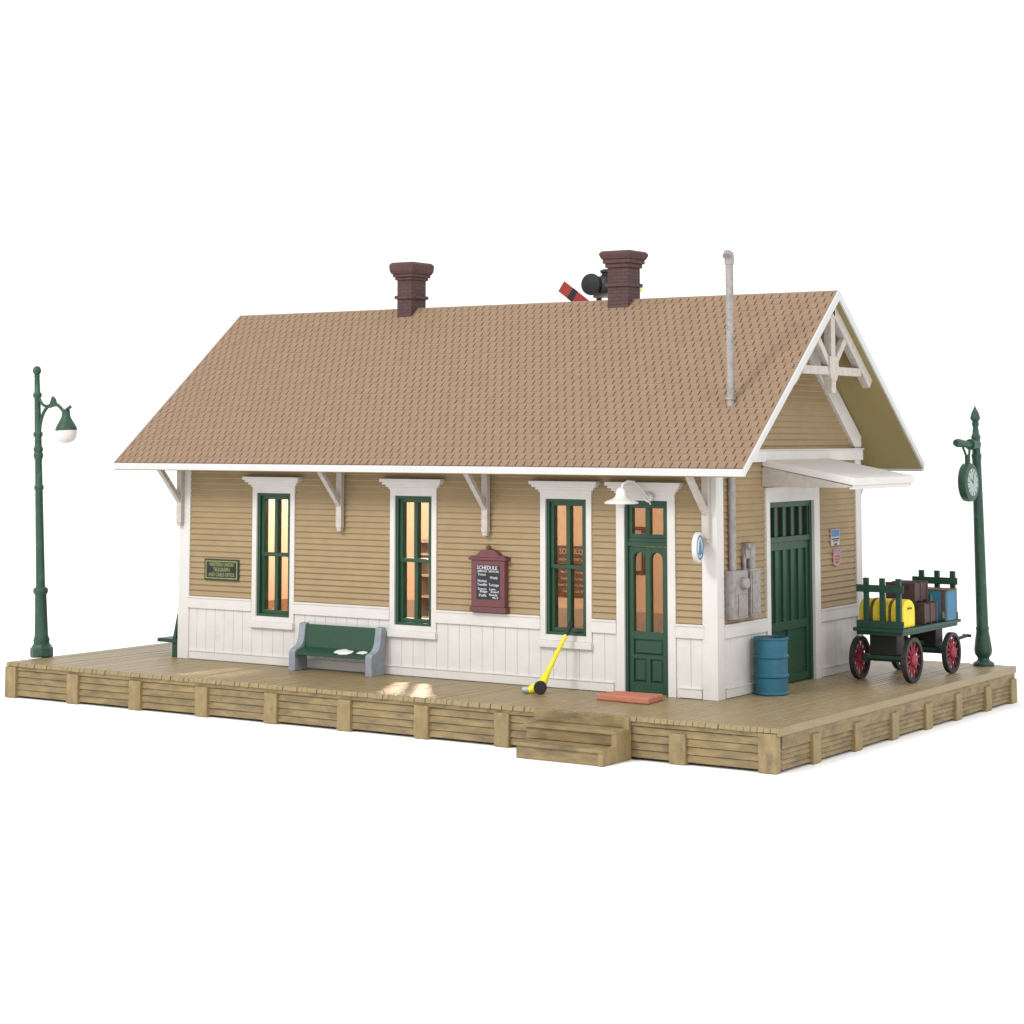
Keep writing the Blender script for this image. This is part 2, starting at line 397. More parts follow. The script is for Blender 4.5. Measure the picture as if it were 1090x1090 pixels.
xm = .5 * (x0 + x1)
s.box(x0 + .05, x1 - .05, .03, .08, 3.15, 3.22).box(x0 + .05, x1 - .05, .03, .08, 2.64, 2.71)
for a, b in ((x0 + .05, x0 + .12), (xm - .045, xm + .045), (x1 - .12, x1 - .05)): s.box(a, b, .03, .13, 2.71, 3.15)
build(s, 'door_frame', 'green', dr, bev=.005)
# leaf as a sheet with arched openings
lx0, lx1, lz0, lz1 = x0 + .052, x1 - .052, .02, 2.49
s = MB(); ya, yb = .03, .13
px = [(lx0 + .085, xm - .05), (xm + .05, lx1 - .085)]
pz0, pz1 = 1.06, 2.40
s.box(lx0, px[0][0], ya, yb, lz0, lz1).box(px[0][1], px[1][0], ya, yb, pz0, lz1).box(px[1][1], lx1, ya, yb, lz0, lz1)
s.box(px[0][0], px[1][1], ya, yb, .93, pz0)
for a, b in px:
    r = (b - a) / 2; zc = pz1 - r; nn = 10; cx = (a + b) / 2
    arc = [(cx - r * math.cos(PI * i / nn), zc + r * math.sin(PI * i / nn)) for i in range(nn + 1)]
    for i in range(nn):
        s.prism([arc[i], arc[i + 1], (arc[i + 1][0], lz1), (arc[i][0], lz1)], 'y', ya, yb)
# lower panels
s.box(px[0][0], px[1][1], ya, yb, .60, .66).box(px[0][0], px[1][1], ya, yb, lz0, .20).box(xm - .04, xm + .04, ya, yb, .20, .60)
s.box(px[0][0], px[1][1], ya + .03, yb, .20, .93)
def fielded(a, b, c_, d_):
    e = .045; yo, yi = ya + .030, ya + .006
    s.add([(a + .015, yo, c_ + .015), (b - .015, yo, c_ + .015), (b - .015, yo, d_ - .015), (a + .015, yo, d_ - .015), (a + e, yi, c_ + e), (b - e, yi, c_ + e), (b - e, yi, d_ - e), (a + e, yi, d_ - e)],
          [(4, 5, 6, 7), (0, 1, 5, 4), (1, 2, 6, 5), (2, 3, 7, 6), (3, 0, 4, 7)])
fielded(px[0][0], px[1][1], .66, .93); fielded(px[0][0], xm - .04, .20, .60); fielded(xm + .04, px[1][1], .20, .60)
build(s, 'door_leaf', 'green', dr, bev=.004)
build(MB().box(x0 + .08, x1 - .08, .112, .117, 2.68, 3.18), 'pane', 'glass', dr)
build(MB().box(px[0][0] - .02, px[1][1] + .02, .112, .117, pz0 - .02, pz1 + .02), 'pane', 'glass', dr)

# freight door
f = mapper('right'); s = MB()
mbox(s, f, 1.79, 1.93, -.04, .06, 0, 3.45); mbox(s, f, 3.72, 3.95, -.04, .06, 0, 3.45); mbox(s, f, 1.93, 3.72, -.04, .058, 3.22, 3.45); mbox(s, f, 1.76, 3.98, 0, .085, 3.45, 3.485)
fdr = build(s, 'freight_door', 'white', sb, bev=.006, label='dark green freight door in white casing under the awning')
s = MB(); y0, y1 = 1.93, 3.72; i0, i1 = -.10, -.04
mbox(s, f, y0, y0 + .07, i0, -.005, 0, 3.22); mbox(s, f, y1 - .07, y1, i0, -.005, 0, 3.22)
mbox(s, f, y0 + .07, y1 - .07, i0, -.01, 3.12, 3.22); mbox(s, f, y0 + .07, y1 - .07, i0, -.01, 2.50, 2.60)
for i in range(6):
    yy = y0 + .07 + (y1 - y0 - .14) * i / 5
    if 0 < i < 5: mbox(s, f, yy - .055, yy + .055, i0, -.03, 2.60, 3.12)
mbox(s, f, y0 + .07, y0 + .12, i0, -.03, 2.60, 3.12); mbox(s, f, y1 - .12, y1 - .07, i0, -.03, 2.60, 3.12)
mbox(s, f, y0 + .07, y1 - .07, i0, i0 + .02, .02, 2.50)
mbox(s, f, y0 + .07, y1 - .07, i0, i1, 2.36, 2.50); mbox(s, f, y0 + .07, y1 - .07, i0, i1, .95, 1.10); mbox(s, f, y0 + .07, y1 - .07, i0, i1, .02, .16)
for i in range(6):
    yy = y0 + .12 + (y1 - y0 - .24) * i / 5; w_ = .055 if 0 < i < 5 else .05
    mbox(s, f, yy - w_, yy + w_, i0, i1, 1.10, 2.36)
for yy in (y0 + .12, (y0 + y1) / 2, y1 - .12): mbox(s, f, yy - .05, yy + .05, i0, i1, .16, .95)
build(s, 'door_leaf', 'green', fdr, bev=.006)
s = MB(); mbox(s, f, y0 + .05, y1 - .05, -.095, -.09, 2.57, 3.15); build(s, 'pane', 'black', fdr)  # opaque black sheet: darkness behind the transom bars put into the colour
s = MB(); mbox(s, f, y0, y1, -.13, -.105, 0, 3.22); build(s, 'backing', 'black', fdr)

# eave brackets, front and back
def bracket(x, side):
    s = MB(); sg = -1 if side == 'front' else 1; y = 0 if side == 'front' else W
    s.box(x - .065, x + .065, y + sg * .045, y + sg * .15, 2.66, roofz(0) - .18)
    za = roofz(-.72) - .20
    s.beam((x, y + sg * .11, 3.08), (x, y + sg * .73, za), .095, .10, up=(1, 0, 0))
    s.box(x - .05, x + .05, y + sg * .05, y + sg * .14, 2.60, 2.66)
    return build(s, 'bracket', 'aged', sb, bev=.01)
for x in (.02, 4.07, 7.40, 11.88):
    bracket(x, 'front'); bracket(x, 'back')

# roof
rt = .13
s = MB()
yA, yB = -O_, W + O_; xa, xb = -G1, L + G2
up = [(yA, ZE - .02), (W / 2, ZR - .02), (yB, ZE - .02)]; lo = [(yB, ZE - .02 - rt), (W / 2, ZR - .02 - rt), (yA, ZE - .02 - rt)]
for sgn in (0, 1):
    p = [up[sgn], up[sgn + 1], (up[sgn + 1][0], up[sgn + 1][1] - rt), (up[sgn][0], up[sgn][1] - rt)]
    s.prism(p, 'x', xa + .011, xb - .011)
rf = build(s, 'roof', 'soffit', sb)
# shingles
NR, NT = 28, 82
s = MB(); und = MB(); tw = (xb - xa) / NT
slope_len = math.hypot(W / 2 + O_, ZR - ZE); rl = slope_len / NR
for side in (0, 1):
    y_e = yA if side == 0 else yB; sg = 1 if side == 0 else -1
    dy, dz = sg * (W / 2 + O_) / slope_len, (ZR - ZE) / slope_len; ny, nz = -sg * dz, dy * sg
    def P(x, t, h): return (x, y_e + dy * t + ny * h, ZE + dz * t + nz * h)
    und.add([P(xa + .005, -.0, -.004), P(xb - .005, -.0, -.004), P(xb - .005, slope_len, -.004), P(xa + .005, slope_len, -.004), P(xa + .005, 0, -.03), P(xb - .005, 0, -.03), P(xb - .005, slope_len, -.03), P(xa + .005, slope_len, -.03)],
            [(0, 1, 2, 3), (7, 6, 5, 4), (0, 4, 5, 1), (1, 5, 6, 2), (2, 6, 7, 3), (3, 7, 4, 0)])
    for r in range(NR):
        t0 = r * rl - .005; t1 = (r + 1) * rl + (.004 if r < NR - 1 else 0)
        for k in range(-1, NT + 1):
            x0 = xa + (k + .5 * (r % 2)) * tw + .0125; x1 = x0 + tw - .025
            x0 = max(x0, xa + .012); x1 = min(x1, xb - .012)
            if x1 - x0 < .02: continue
            j = random.uniform(-.0025, .0025); h0 = .0105 + j * .6; h1 = .006
            ts = t0 + rl * .86                                     # the slot stops short of the course above
            s.add([P(x0, t0, h0), P(x1, t0, h0), P(x1, t1, h1), P(x0, t1, h1), P(x0, t0, -.003), P(x1, t0, -.003), P(x1, t1, -.003), P(x0, t1, -.003)],
                  [(0, 1, 2, 3), (0, 4, 5, 1), (1, 5, 6, 2), (3, 7, 4, 0)])
        # closed upper part of the course, behind the slots
        ta, tb = t0 + rl * .74, t1
        h = .0105 + (.006 - .0105) * (ta - t0) / (t1 - t0) - .001
        s.add([P(xa + .002, ta, h), P(xb - .002, ta, h), P(xb - .002, tb, .0045), P(xa + .002, tb, .0045), P(xa + .002, ta, -.003), P(xb - .002, ta, -.003)],
              [(0, 1, 2, 3), (0, 4, 5, 1)])
build(s, 'shingles', 'shingle', rf)
build(und, 'underlay', 'slot', rf)
# fascia along the eaves and up the rakes
s = MB()
for y, sg in ((yA, 1), (yB, -1)):
    s.box(xa, xb, y - sg * .022, y + sg * .05, ZE - .135, ZE - .012)
for x, o in ((xa, -1), (xb, 1)):
    for sgn in (0, 1):
        ye = yA - .02 if sgn == 0 else yB + .02; ze = ZE - .004
        ya_, za_ = W / 2, ZR + .008
        p = [(ye, ze), (ya_, za_), (ya_, za_ - .178), (ye + (.012 if sgn == 0 else -.012), ze - .12)]
        s.prism(p, 'x', x - .010 if o > 0 else x - .022, x + .022 if o > 0 else x + .010)
build(s, 'fascia', 'trim', rf)
# chimneys
def chimney(cx, cy, wx, wy, ztop, zcap, zneck, zband, plate):
    zb = roofz(cy - wy / 2) - .25
    s = MB().box(cx - wx / 2, cx + wx / 2, cy - wy / 2, cy + wy / 2, zb, zneck)
    ch = build(s, 'chimney', 'brick', rf, bev=.006)
    s = MB()
    def ring(e, z0, z1): s.box(cx - wx / 2 - e, cx + wx / 2 + e, cy - wy / 2 - e, cy + wy / 2 + e, z0, z1)
    h = (zcap - zneck) / 2
    ring(.035, zneck, zneck + h); ring(.07, zneck + h, zcap)
    e = .115; E = [(cx - wx / 2, cy - wy / 2), (cx + wx / 2, cy - wy / 2), (cx + wx / 2, cy + wy / 2), (cx - wx / 2, cy + wy / 2)]
    def sq(e_, z): return [(x + (e_ if x > cx else -e_), y + (e_ if y > cy else -e_), z) for x, y in E]
    q = sq(.085, zcap) + sq(e, zcap + .07) + sq(e + .01, ztop - .05) + sq(e - .03, ztop)
    s.add(q, [(3, 2, 1, 0), (12, 13, 14, 15)] + [(i * 4 + k, i * 4 + (k + 1) % 4, (i + 1) * 4 + (k + 1) % 4, (i + 1) * 4 + k) for i in range(3) for k in range(4)])
    build(s, 'chimney_cap', 'brickcap', rf, bev=.012); s = MB()
    s.box(cx - wx / 2 - .04, cx + wx / 2 + .04, cy - wy / 2 - .04, cy + wy / 2 + .04, zband - .035, zband + .035)
    if plate: s.box(cx - wx / 2 - .10, cx + wx / 2 + .10, cy - .16, cy + .16, zband - .028, zband + .012)
    build(s, 'chimney_band', 'brickcap', rf, bev=.008)
chimney(3.50, 2.91, .36, .50, 7.90, 7.66, 7.54, 7.19, True)
chimney(8.53, 2.91, .45, .46, 7.89, 7.73, 7.57, 7.24, False)

# gable ends: frieze, rake boards and truss
f = mapper('right')
for side, ff in (('right', mapper('right')), ('left', mapper('left'))):
    s = MB(); mbox(s, ff, -.03, W + .03, -.01, .11, 3.93, 4.125); mbox(s, ff, -.05, W + .05, 0, .13, 4.125, 4.15)
    build(s, 'frieze', 'white', sb, bev=.008)
    s = MB()
    for sg in (-1, 1):
        def zz(dy): return ZR - SL * dy - .185
        A = [(W / 2, zz(0)), (W / 2 + sg * (W / 2), zz(W / 2) + .0), (W / 2 + sg * (W / 2), zz(W / 2) - .20), (W / 2 + sg * (W / 2 - .30), zz(W / 2) - .20 + .0), (W / 2, zz(0) - .36)]
        n_ = len(A); a, b_ = .0, .09
        s.add([ff(y, a, z) for y, z in A] + [ff(y, b_, z) for y, z in A], [tuple(range(n_)), tuple(range(2 * n_ - 1, n_ - 1, -1))] + [(i, i + n_, (i + 1) % n_ + n_, (i + 1) % n_) for i in range(n_)])
    build(s, 'rake_board', 'white', sb, bev=.008)
    # open truss under the overhang
    o0, o1 = .74, .86; oc = .80
    s = MB()
    def bm_(p, q, w, t=.12): a = ff(p[0], oc, p[1]); b = ff(q[0], oc, q[1]); s.beam(a, b, t, w, up=(0, 1, 0) if abs(p[0] - q[0]) < 1e-6 else (0, 0, 1))
    yc = W / 2
    for sg in (-1, 1):
        zt_ = lambda dy: ZR - SL * dy - .185 - .10
        bm_((yc, zt_(0)), (yc + sg * 1.62, zt_(1.62)), .20, .15)
        bm_((yc + sg * .08, 5.62), (yc + sg * .62, 6.16), .135, .11)
    bm_((yc, 5.14), (yc, 6.66), .175, .15)
    bm_((yc - 1.22, 5.54), (yc + 1.22, 5.54), .15, .12)
    q = [(yc - .19, 5.54), (yc - .10, 5.36), (yc + .10, 5.36), (yc + .19, 5.54), (yc + .18, 5.80), (yc - .18, 5.80)]
    a = [ff(y, .71, z) for y, z in q] + [ff(y, .89, z) for y, z in q]
    s.add(a, [tuple(range(6)), tuple(range(11, 5, -1))] + [(i, i + 6, (i + 1) % 6 + 6, (i + 1) % 6) for i in range(6)])
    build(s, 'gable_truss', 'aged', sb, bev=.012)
    # kneel brackets back to the wall
    s = MB()
    for yy in (yc - 1.5, yc + 1.5): a = ff(yy, .05, 4.6); b = ff(yy, .86, ZR - SL * 1.5 - .24); s.beam(a, b, .09, .09)

# awning over the freight door
s = MB(); y0, y1 = 1.69, 4.32
def slab(yA_, yB_, x0, z0, x1, z1, t):
    s.add([(x0, yA_, z0), (x1, yA_, z1), (x1, yB_, z1), (x0, yB_, z0), (x0, yA_, z0 - t), (x1, yA_, z1 - t), (x1, yB_, z1 - t), (x0, yB_, z0 - t)],
          [(0, 1, 2, 3), (7, 6, 5, 4), (0, 4, 5, 1), (1, 5, 6, 2), (2, 6, 7, 3), (3, 7, 4, 0)])
slab(y0, y1, L + .03, 3.985, 13.765, 3.665, .125)
aw = build(s, 'awning', 'white', sb, bev=.012, label='white sloping awning over the freight door')
s = MB(); s.box(13.66, 13.735, y0 + .05, y1 - .06, 3.475, 3.545); build(s, 'trim', 'white', aw, bev=.006)
for yy in (y0 + .02, y1 - .14):
    s = MB().prism([(L + .01, 3.50), (13.60, 3.50), (13.72, 3.535), (L + .03, 3.855)], 'y', yy, yy + .10)
    build(s, 'bracket', 'aged', aw, bev=.006)
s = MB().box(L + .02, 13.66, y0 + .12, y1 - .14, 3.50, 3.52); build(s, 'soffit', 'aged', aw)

# interior shell
s = MB()
for (a, b, c, d_) in panels(.15, L - .15, 0, 4.2, [(o[0] - .03, o[1] + .03, o[2], o[3] + .02) for o in front_open]): s.box(a, b, .145, .16, c, d_)
s.box(.15, L - .15, 5.61, 5.635, 0, 4.2).box(.145, .17, .16, 5.61, 0, 4.2).box(L - .17, L - .15, .16, 5.61, 0, 4.2).box(.15, L - .15, .145, 5.635, 4.2, 4.23)
il = build(s, 'interior_lining', 'inwall', sb)
s = MB().box(.17, L - .17, 5.58, 5.61, .02, .84).box(.17, .20, .16, 5.58, .02, .84); build(s, 'wainscot', 'inwain', il)
s = MB().box(.15, L - .15, .0, 5.61, -.01, .02); build(s, 'floor', 'infloor', il)

# interior fittings seen through the panes
def wallplace(x, y, z): return lambda u, v, d_: (x + u, y - d_, z + v)
bd = thing('schedule_board', 'dark lettered schedule board inside on the back wall, seen through the window beside the door', 'board', (5.65, 5.60, 1.08))
build(MB().box(5.22, 6.08, 5.57, 5.60, 1.08, 2.12), 'panel', 'leather', bd, bev=.01)
s = MB().text('SCHEDULE', .16, wallplace(5.68, 5.565, 2.0), width=.60)
for i, (a, b_) in enumerate([('ARRIVALS', 'DEPARTURES'), ('Towne', 'Westly'), ('Market', 'Tonings'), ('Twelfth', 'Turnage'), ('Scenic Ridge', 'Lone Stand'), ('Falls', 'Ready 46.2')]):
    s.text(a, .07, wallplace(5.52, 5.565, 1.84 - i * .13)); s.text(b_, .07, wallplace(5.86, 5.565, 1.84 - i * .13))
build(s, 'lettering', 'aged', bd)
pc = thing('picture', 'dark framed picture inside on the back wall, seen through the door glass', 'picture', (7.1, 5.60, 1.6))
build(MB().box(6.72, 7.42, 5.565, 5.60, 1.60, 2.55), 'picture_frame', 'leather', pc, bev=.01)
build(MB().box(6.79, 7.35, 5.55, 5.566, 1.67, 2.48), 'canvas', 'inwain', pc)
sh = thing('shelf_rack', 'tall brown shelf rack inside, seen through the middle window', 'shelf', (2.3, 5.5, .02))
for x in (1.98, 2.62): build(MB().box(x - .03, x + .03, 5.26, 5.56, .02, 2.15), 'upright', 'inwain', sh)
for z in (.5, .95, 1.4, 1.85, 2.12): build(MB().box(1.95, 2.65, 5.26, 5.56, z - .02, z + .02), 'shelf', 'inwain', sh)
ib = thing('bench', 'reddish waiting bench inside against the left end wall, seen through the leftmost window', 'bench', (.4, 3.0, .02))
build(MB().box(.22, .62, 1.9, 3.7, .36, .42), 'seat', 'inbench', ib, bev=.01)
build(MB().prism([(.215, .42), (.27, .42), (.25, .98), (.215, .98)], 'y', 1.9, 3.7), 'backrest', 'inbench', ib, bev=.01)
for y in (1.95, 3.6): build(MB().box(.24, .60, y, y + .06, .02, .36), 'leg', 'inbench', ib)

# ------------------------------------------------------------------ things fixed to the building
# round telephone sign on the corner
rs = thing('round_sign', 'round white sign with a blue bell projecting from the front corner of the depot', 'sign', (11.86, -.36, 2.535), rot=(0, 0, math.radians(13)), local=True)
R = .255
build(MB().lathe([(R - .012, -.04), (R, -.03), (R, .03), (R - .012, .04)], (0, 0, 0), 'x', 40), 'disc', 'enamel', rs, smooth=40)
s = MB(); n_ = 40; xf = .0405
for k in range(n_):
    a0, a1 = 2 * PI * k / n_, 2 * PI * (k + 1) / n_
    pts = [(r * math.cos(a), r * math.sin(a)) for r, a in ((.170, a0), (.208, a0), (.208, a1), (.170, a1))]
    s.prism(pts, 'x', xf, xf + .003)
bell = [(-.10, -.10), (-.10, -.075), (-.075, -.055), (-.062, .02), (-.045, .07), (-.018, .095), (-.012, .125), (.012, .125), (.018, .095), (.045, .07), (.062, .02), (.075, -.055), (.10, -.075), (.10, -.10), (.02, -.10), (.018, -.128), (-.018, -.128), (-.02, -.10)]
s.prism([(a * 1.15, b_ * 1.15) for a, b_ in bell], 'x', xf, xf + .003)
build(s, 'bell_emblem', 'signblue', rs)
build(MB().box(-.02, .02, .22, .31, -.05, .05), 'flange', 'enamel', rs)

# telegraph sign
tg = thing('telegraph_sign', 'small dark green sign with gold lettering low on the front wall left of the windows', 'sign', (1.08, -.05, 1.56))
build(MB().box(.64, 1.53, -.052, -.03, 1.562, 1.972), 'panel', 'signgreen', tg, bev=.004)
s = MB()
for a, b_, c, d_ in ((.675, 1.495, 1.593, 1.612), (.675, 1.495, 1.922, 1.941), (.675, .698, 1.612, 1.922), (1.472, 1.495, 1.612, 1.922)): s.box(a, b_, -.056, -.05, c, d_)
for t, z, w_ in (('WESTERN UNION', 1.865, .62), ('TELEGRAPH', 1.768, .42), ('AND CABLE OFFICE', 1.670, .66)): s.text(t, .10, wallplace(1.085, -.052, z), width=w_)
build(s, 'lettering', 'gold', tg)
s = MB()
for x in (.775, 1.395): build(MB().lathe([(.062, 0), (.062, .004)], (x, -.057, 1.768), 'y', 16), 'medallion', 'black', tg)

# schedule board
bd = thing('schedule_board', 'maroon framed schedule board with crest and white lettering between two front windows', 'notice board', (7.47, -.05, 1.24))
x0, x1 = 7.12, 7.84
s = MB().box(x0, x1, -.15, -.02, 1.34, 2.17).box(x0 - .03, x1 + .03, -.165, -.02, 1.245, 1.34).box(x0 - .05, x1 + .05, -.175, -.02, 2.17, 2.215)
xm = (x0 + x1) / 2
crest = [(xm - .37, 2.215), (xm + .37, 2.215), (xm + .37, 2.24), (xm + .25, 2.255), (xm + .19, 2.31), (xm + .12, 2.35), (xm, 2.365), (xm - .12, 2.35), (xm - .19, 2.31), (xm - .25, 2.255), (xm - .37, 2.24)]
s.prism(crest, 'y', -.16, -.02)
cs = build(s, 'case', 'maroon', bd, bev=.01)
build(MB().lathe([(.001, -.05), (.04, -.03), (.052, 0), (.04, .03), (.001, .05)], (xm, -.12, 2.39), 'z', 14), 'finial', 'leather', bd, smooth=60)
build(MB().box(x0 + .115, x1 - .10, -.154, -.149, 1.475, 2.085), 'panel', 'board', bd)
s = MB()
def row(txt, x, z, sz, w_=None): s.text(txt, sz, wallplace(x, -.1545, z), width=w_)
xl, xr = xm - .115, xm + .135
row('SCHEDULE', xm - .01, 2.035, .095, .44)
row('ARRIVALS', xl, 1.972, .05, .21); row('DEPARTURES', xr, 1.972, .05, .22)
row('Towne', xl - .01, 1.915, .062, .17); row('Westly', xr, 1.862, .062, .17)
row('Market', xl, 1.80, .062, .2); row('Twelfth', xl, 1.735, .062, .21); row('Turnage', xr, 1.735, .062, .22)
row('Scenic', xl, 1.66, .056, .19); row('Ridge', xl + .03, 1.615, .056, .16); row('Lone', xr - .03, 1.66, .056, .13); row('Stand', xr + .02, 1.615, .056, .17)
row('Falls', xl + .01, 1.545, .06, .16); row('Ready', xr - .01, 1.56, .056, .18); row('46.2', xr + .03, 1.51, .056, .13)
build(s, 'lettering', 'letter', bd)

# gooseneck wall lamp over the door
wl = thing('wall_lamp', 'white gooseneck lamp with wide flat shade above the green passenger door', 'lamp', (10.74, -.06, 3.33))
build(MB().lathe([(.085, 0), (.085, .03), (.06, .05)], (10.78, -.13, 3.34), 'y', 20), 'wall_plate', 'enamel', wl, smooth=40)
arm = [(10.78, -.10, 3.34), (10.77, -.20, 3.38), (10.74, -.32, 3.50), (10.70, -.48, 3.61), (10.66, -.62, 3.625), (10.62, -.70, 3.575), (10.61, -.72, 3.50)]
s = MB().tube(arm, .022, 10)
sc_ = [(10.78 + .07 * math.cos(a) * (1 - a / 14), -.145, 3.34 + .07 * math.sin(a) * (1 - a / 14)) for a in [i * .45 for i in range(20)]]
s.tube(sc_, .014, 6).tube([(10.80, -.14, 3.28), (10.84, -.15, 3.22)], .014, 6)
build(s, 'arm', 'enamel', wl, smooth=50)
build(MB().lathe([(.285, 3.245), (.292, 3.262), (.26, 3.290), (.19, 3.315), (.125, 3.345), (.10, 3.38), (.088, 3.45), (.075, 3.49), (.04, 3.515), (.02, 3.53)], (10.60, -.72, 0), 'z', 36), 'lamp_shade', 'enamel', wl, smooth=50)
build(MB().lathe([(.02, 3.18), (.045, 3.19), (.058, 3.215), (.05, 3.25)], (10.60, -.72, 0), 'z', 16), 'bulb', 'globe', wl, smooth=60)

# electric meter with service mast
em = thing('electric_meter', 'grey electric meter box with tall conduit mast rising through the eave beside the freight door', 'meter box', (12.1, .8, 1.31))
xw = L + .02
build(MB().box(xw, xw + .17, .27, .80, 1.31, 2.12).box(xw + .17, xw + .185, .44, .76, 1.35, 1.72), 'meter_box', 'steel', em, bev=.015)
build(MB().box(xw, xw + .16, .93, 1.30, 1.33, 2.13).box(xw + .16, xw + .175, .97, 1.26, 1.37, 2.09), 'fuse_box', 'steel', em, bev=.012)
build(MB().lathe([(.105, 0), (.105, .05), (.09, .09), (.05, .11)], (xw + .17, .62, 1.90), 'x', 24), 'meter_dial', 'steel', em, smooth=40)
for zz in (1.62, 1.45): build(MB().tube([(xw + .06, .80, zz), (xw + .06, .94, zz)], .035, 10), 'conduit', 'steel', em, smooth=50)
mx_, my_ = L + .085, .44
build(MB().tube([(mx_, my_, 2.10), (mx_, my_, 7.36)], .066, 18).lathe([(.082, 3.38), (.082, 3.43)], (mx_, my_, 0), 'z', 18).lathe([(.088, 5.0), (.088, 5.05)], (mx_, my_, 0), 'z', 18), 'mast', 'steel', em, smooth=40)
build(MB().tube([(mx_, my_, 7.31), (mx_, my_, 7.41), (mx_ + .01, my_ - .03, 7.47), (mx_ + .015, my_ - .08, 7.48), (mx_ + .02, my_ - .12, 7.435)], [.08, .085, .085, .08, .078], 16), 'weatherhead', 'steel', em, smooth=50)
my2 = 1.10
build(MB().tube([(xw + .08, my2, 2.10), (xw + .08, my2, 2.50)], .075, 16).box(xw, xw + .10, my2 - .22, my2 - .06, 2.30, 2.52).tube([(xw + .05, my2 - .2, 2.1), (xw + .05, my2 - .2, 2.36)], .04, 10).tube([(xw + .08, my2 - .2, 2.50), (xw + .08, my2 + .06, 2.50)], .06, 12), 'conduit', 'steel', em, smooth=50)

# two small posters by the freight door
f = lambda u, v, d_: (L + .045 + d_, u, v)
def rplace(y, z): return lambda u, v, d_: (L + .0505 + d_, y + u, z + v)
po = thing('enamel_notice', 'small blue and white notice right of the freight door, above the pink one', 'sign', (12.04, 4.70, 2.34))
build(MB().box(12.03, 12.046, 4.45, 4.82, 2.36, 2.655), 'panel', 'aged', po)
build(MB().box(12.046, 12.050, 4.47, 4.80, 2.52, 2.645), 'blue_field', 'signblue', po)
s = MB()
for i, (a, b_) in enumerate(((2.465, 2.49), (2.43, 2.45), (2.365, 2.395))): s.box(12.046, 12.049, 4.48 + .05 * i, 4.80 - .05 * i, a, b_)
build(s, 'lettering', 'charcoal', po)
po = thing('express_notice', 'small faded pink notice right of the freight door, below the blue and white one', 'sign', (12.04, 4.70, 1.98))
build(MB().prism([(4.54, 2.03), (4.58, 1.99), (4.70, 1.97), (4.82, 1.99), (4.87, 2.03), (4.87, 2.29), (4.54, 2.29)], 'x', 12.03, 12.046), 'panel', 'pink', po)
build(MB().box(12.046, 12.050, 4.58, 4.85, 2.20, 2.27), 'violet_field', 'violet', po)
s = MB().box(12.046, 12.049, 4.62, 4.82, 2.14, 2.165).box(12.046, 12.049, 4.62, 4.82, 2.09, 2.11).box(12.046, 12.049, 4.64, 4.78, 2.03, 2.06)
build(s, 'lettering', 'rail_red', po)

# ------------------------------------------------------------------ benches
def bench(o, length):
    # local: seat along +x, back at y=0, front towards -y, floor z=0
    prof = [(-.44, 0), (-.44, .36), (-.40, .405), (-.335, .42), (-.265, .45), (-.21, .51), (-.175, .60), (-.155, .72), (-.14, .86), (-.03, .875), (.0, .84), (-.01, .62), (-.05, .42), (-.07, .30), (-.055, 0)]
    for a in (0, length - .15):
        build(MB().prism(prof, 'x', a, a + .15), 'bench_end', 'grey', o, bev=.012)
    a, b_ = .15, length - .15
    build(MB().prism([(-.43, .30), (-.43, .345), (-.11, .455), (-.10, .41)], 'x', a, b_), 'seat', 'green', o, bev=.008)
    build(MB().prism([(-.165, .43), (-.11, .42), (-.045, .845), (-.10, .85)], 'x', a, b_), 'backrest', 'green', o, bev=.008)
bn = thing('platform_bench', 'green bench with grey curved ends against the front wall under two windows', 'bench', (3.22, -.10, 0), local=True)
bench(bn, 1.96)
b2 = thing('platform_bench', 'all green bench against the left end wall, only its end showing past the corner', 'bench', (0, -.01, 0), local=True)
build(MB().box(-.63, -.10, 0, 1.7, .285, .36), 'seat', 'green', b2, bev=.008)
build(MB().prism([(-.22, .36), (-.13, .36), (-.07, .86), (-.105, .86)], 'y', 0, 1.7), 'backrest', 'green', b2, bev=.008)
for y in (.04, 1.6): build(MB().box(-.26, -.10, y, y + .07, 0, .285), 'leg', 'green', b2)
def paper(cx, cy, rx, ry, seed):
    r_ = random.Random(seed); n_ = 18; s = MB(); top = []; bot = []
    for k in range(n_):
        a = 2 * PI * k / n_; q = 1 + r_.uniform(-.25, .2); x, y = cx + rx * q * math.cos(a), cy + ry * q * math.sin(a)
        x2, y2 = cx + rx * .8 * q * math.cos(a), cy + ry * .8 * q * math.sin(a)
        zs = lambda yy: .345 + (yy + .10 + .43) * .344
        bot.append((x, y, zs(y) + .002)); top.append((x2, y2, zs(y2) + .006 + r_.uniform(0, .010)))
    s.add(bot + top + [(cx, cy, zs(cy) + .012)], [tuple(range(n_ - 1, -1, -1))] + [(i, (i + 1) % n_, (i + 1) % n_ + n_, i + n_) for i in range(n_)] + [(i + n_, (i + 1) % n_ + n_, 2 * n_) for i in range(n_)])
    return s
one(paper(4.42, -.38, .22, .10, 3), 'crumpled_paper', 'paper', 'larger crumpled white paper on the middle of the green bench seat', 'paper', (4.42, -.38, .36), smooth=60)
one(paper(4.82, -.36, .11, .06, 5), 'crumpled_paper', 'paper', 'smaller crumpled white paper near the right end of the bench seat', 'paper', (4.82, -.36, .36), smooth=60)

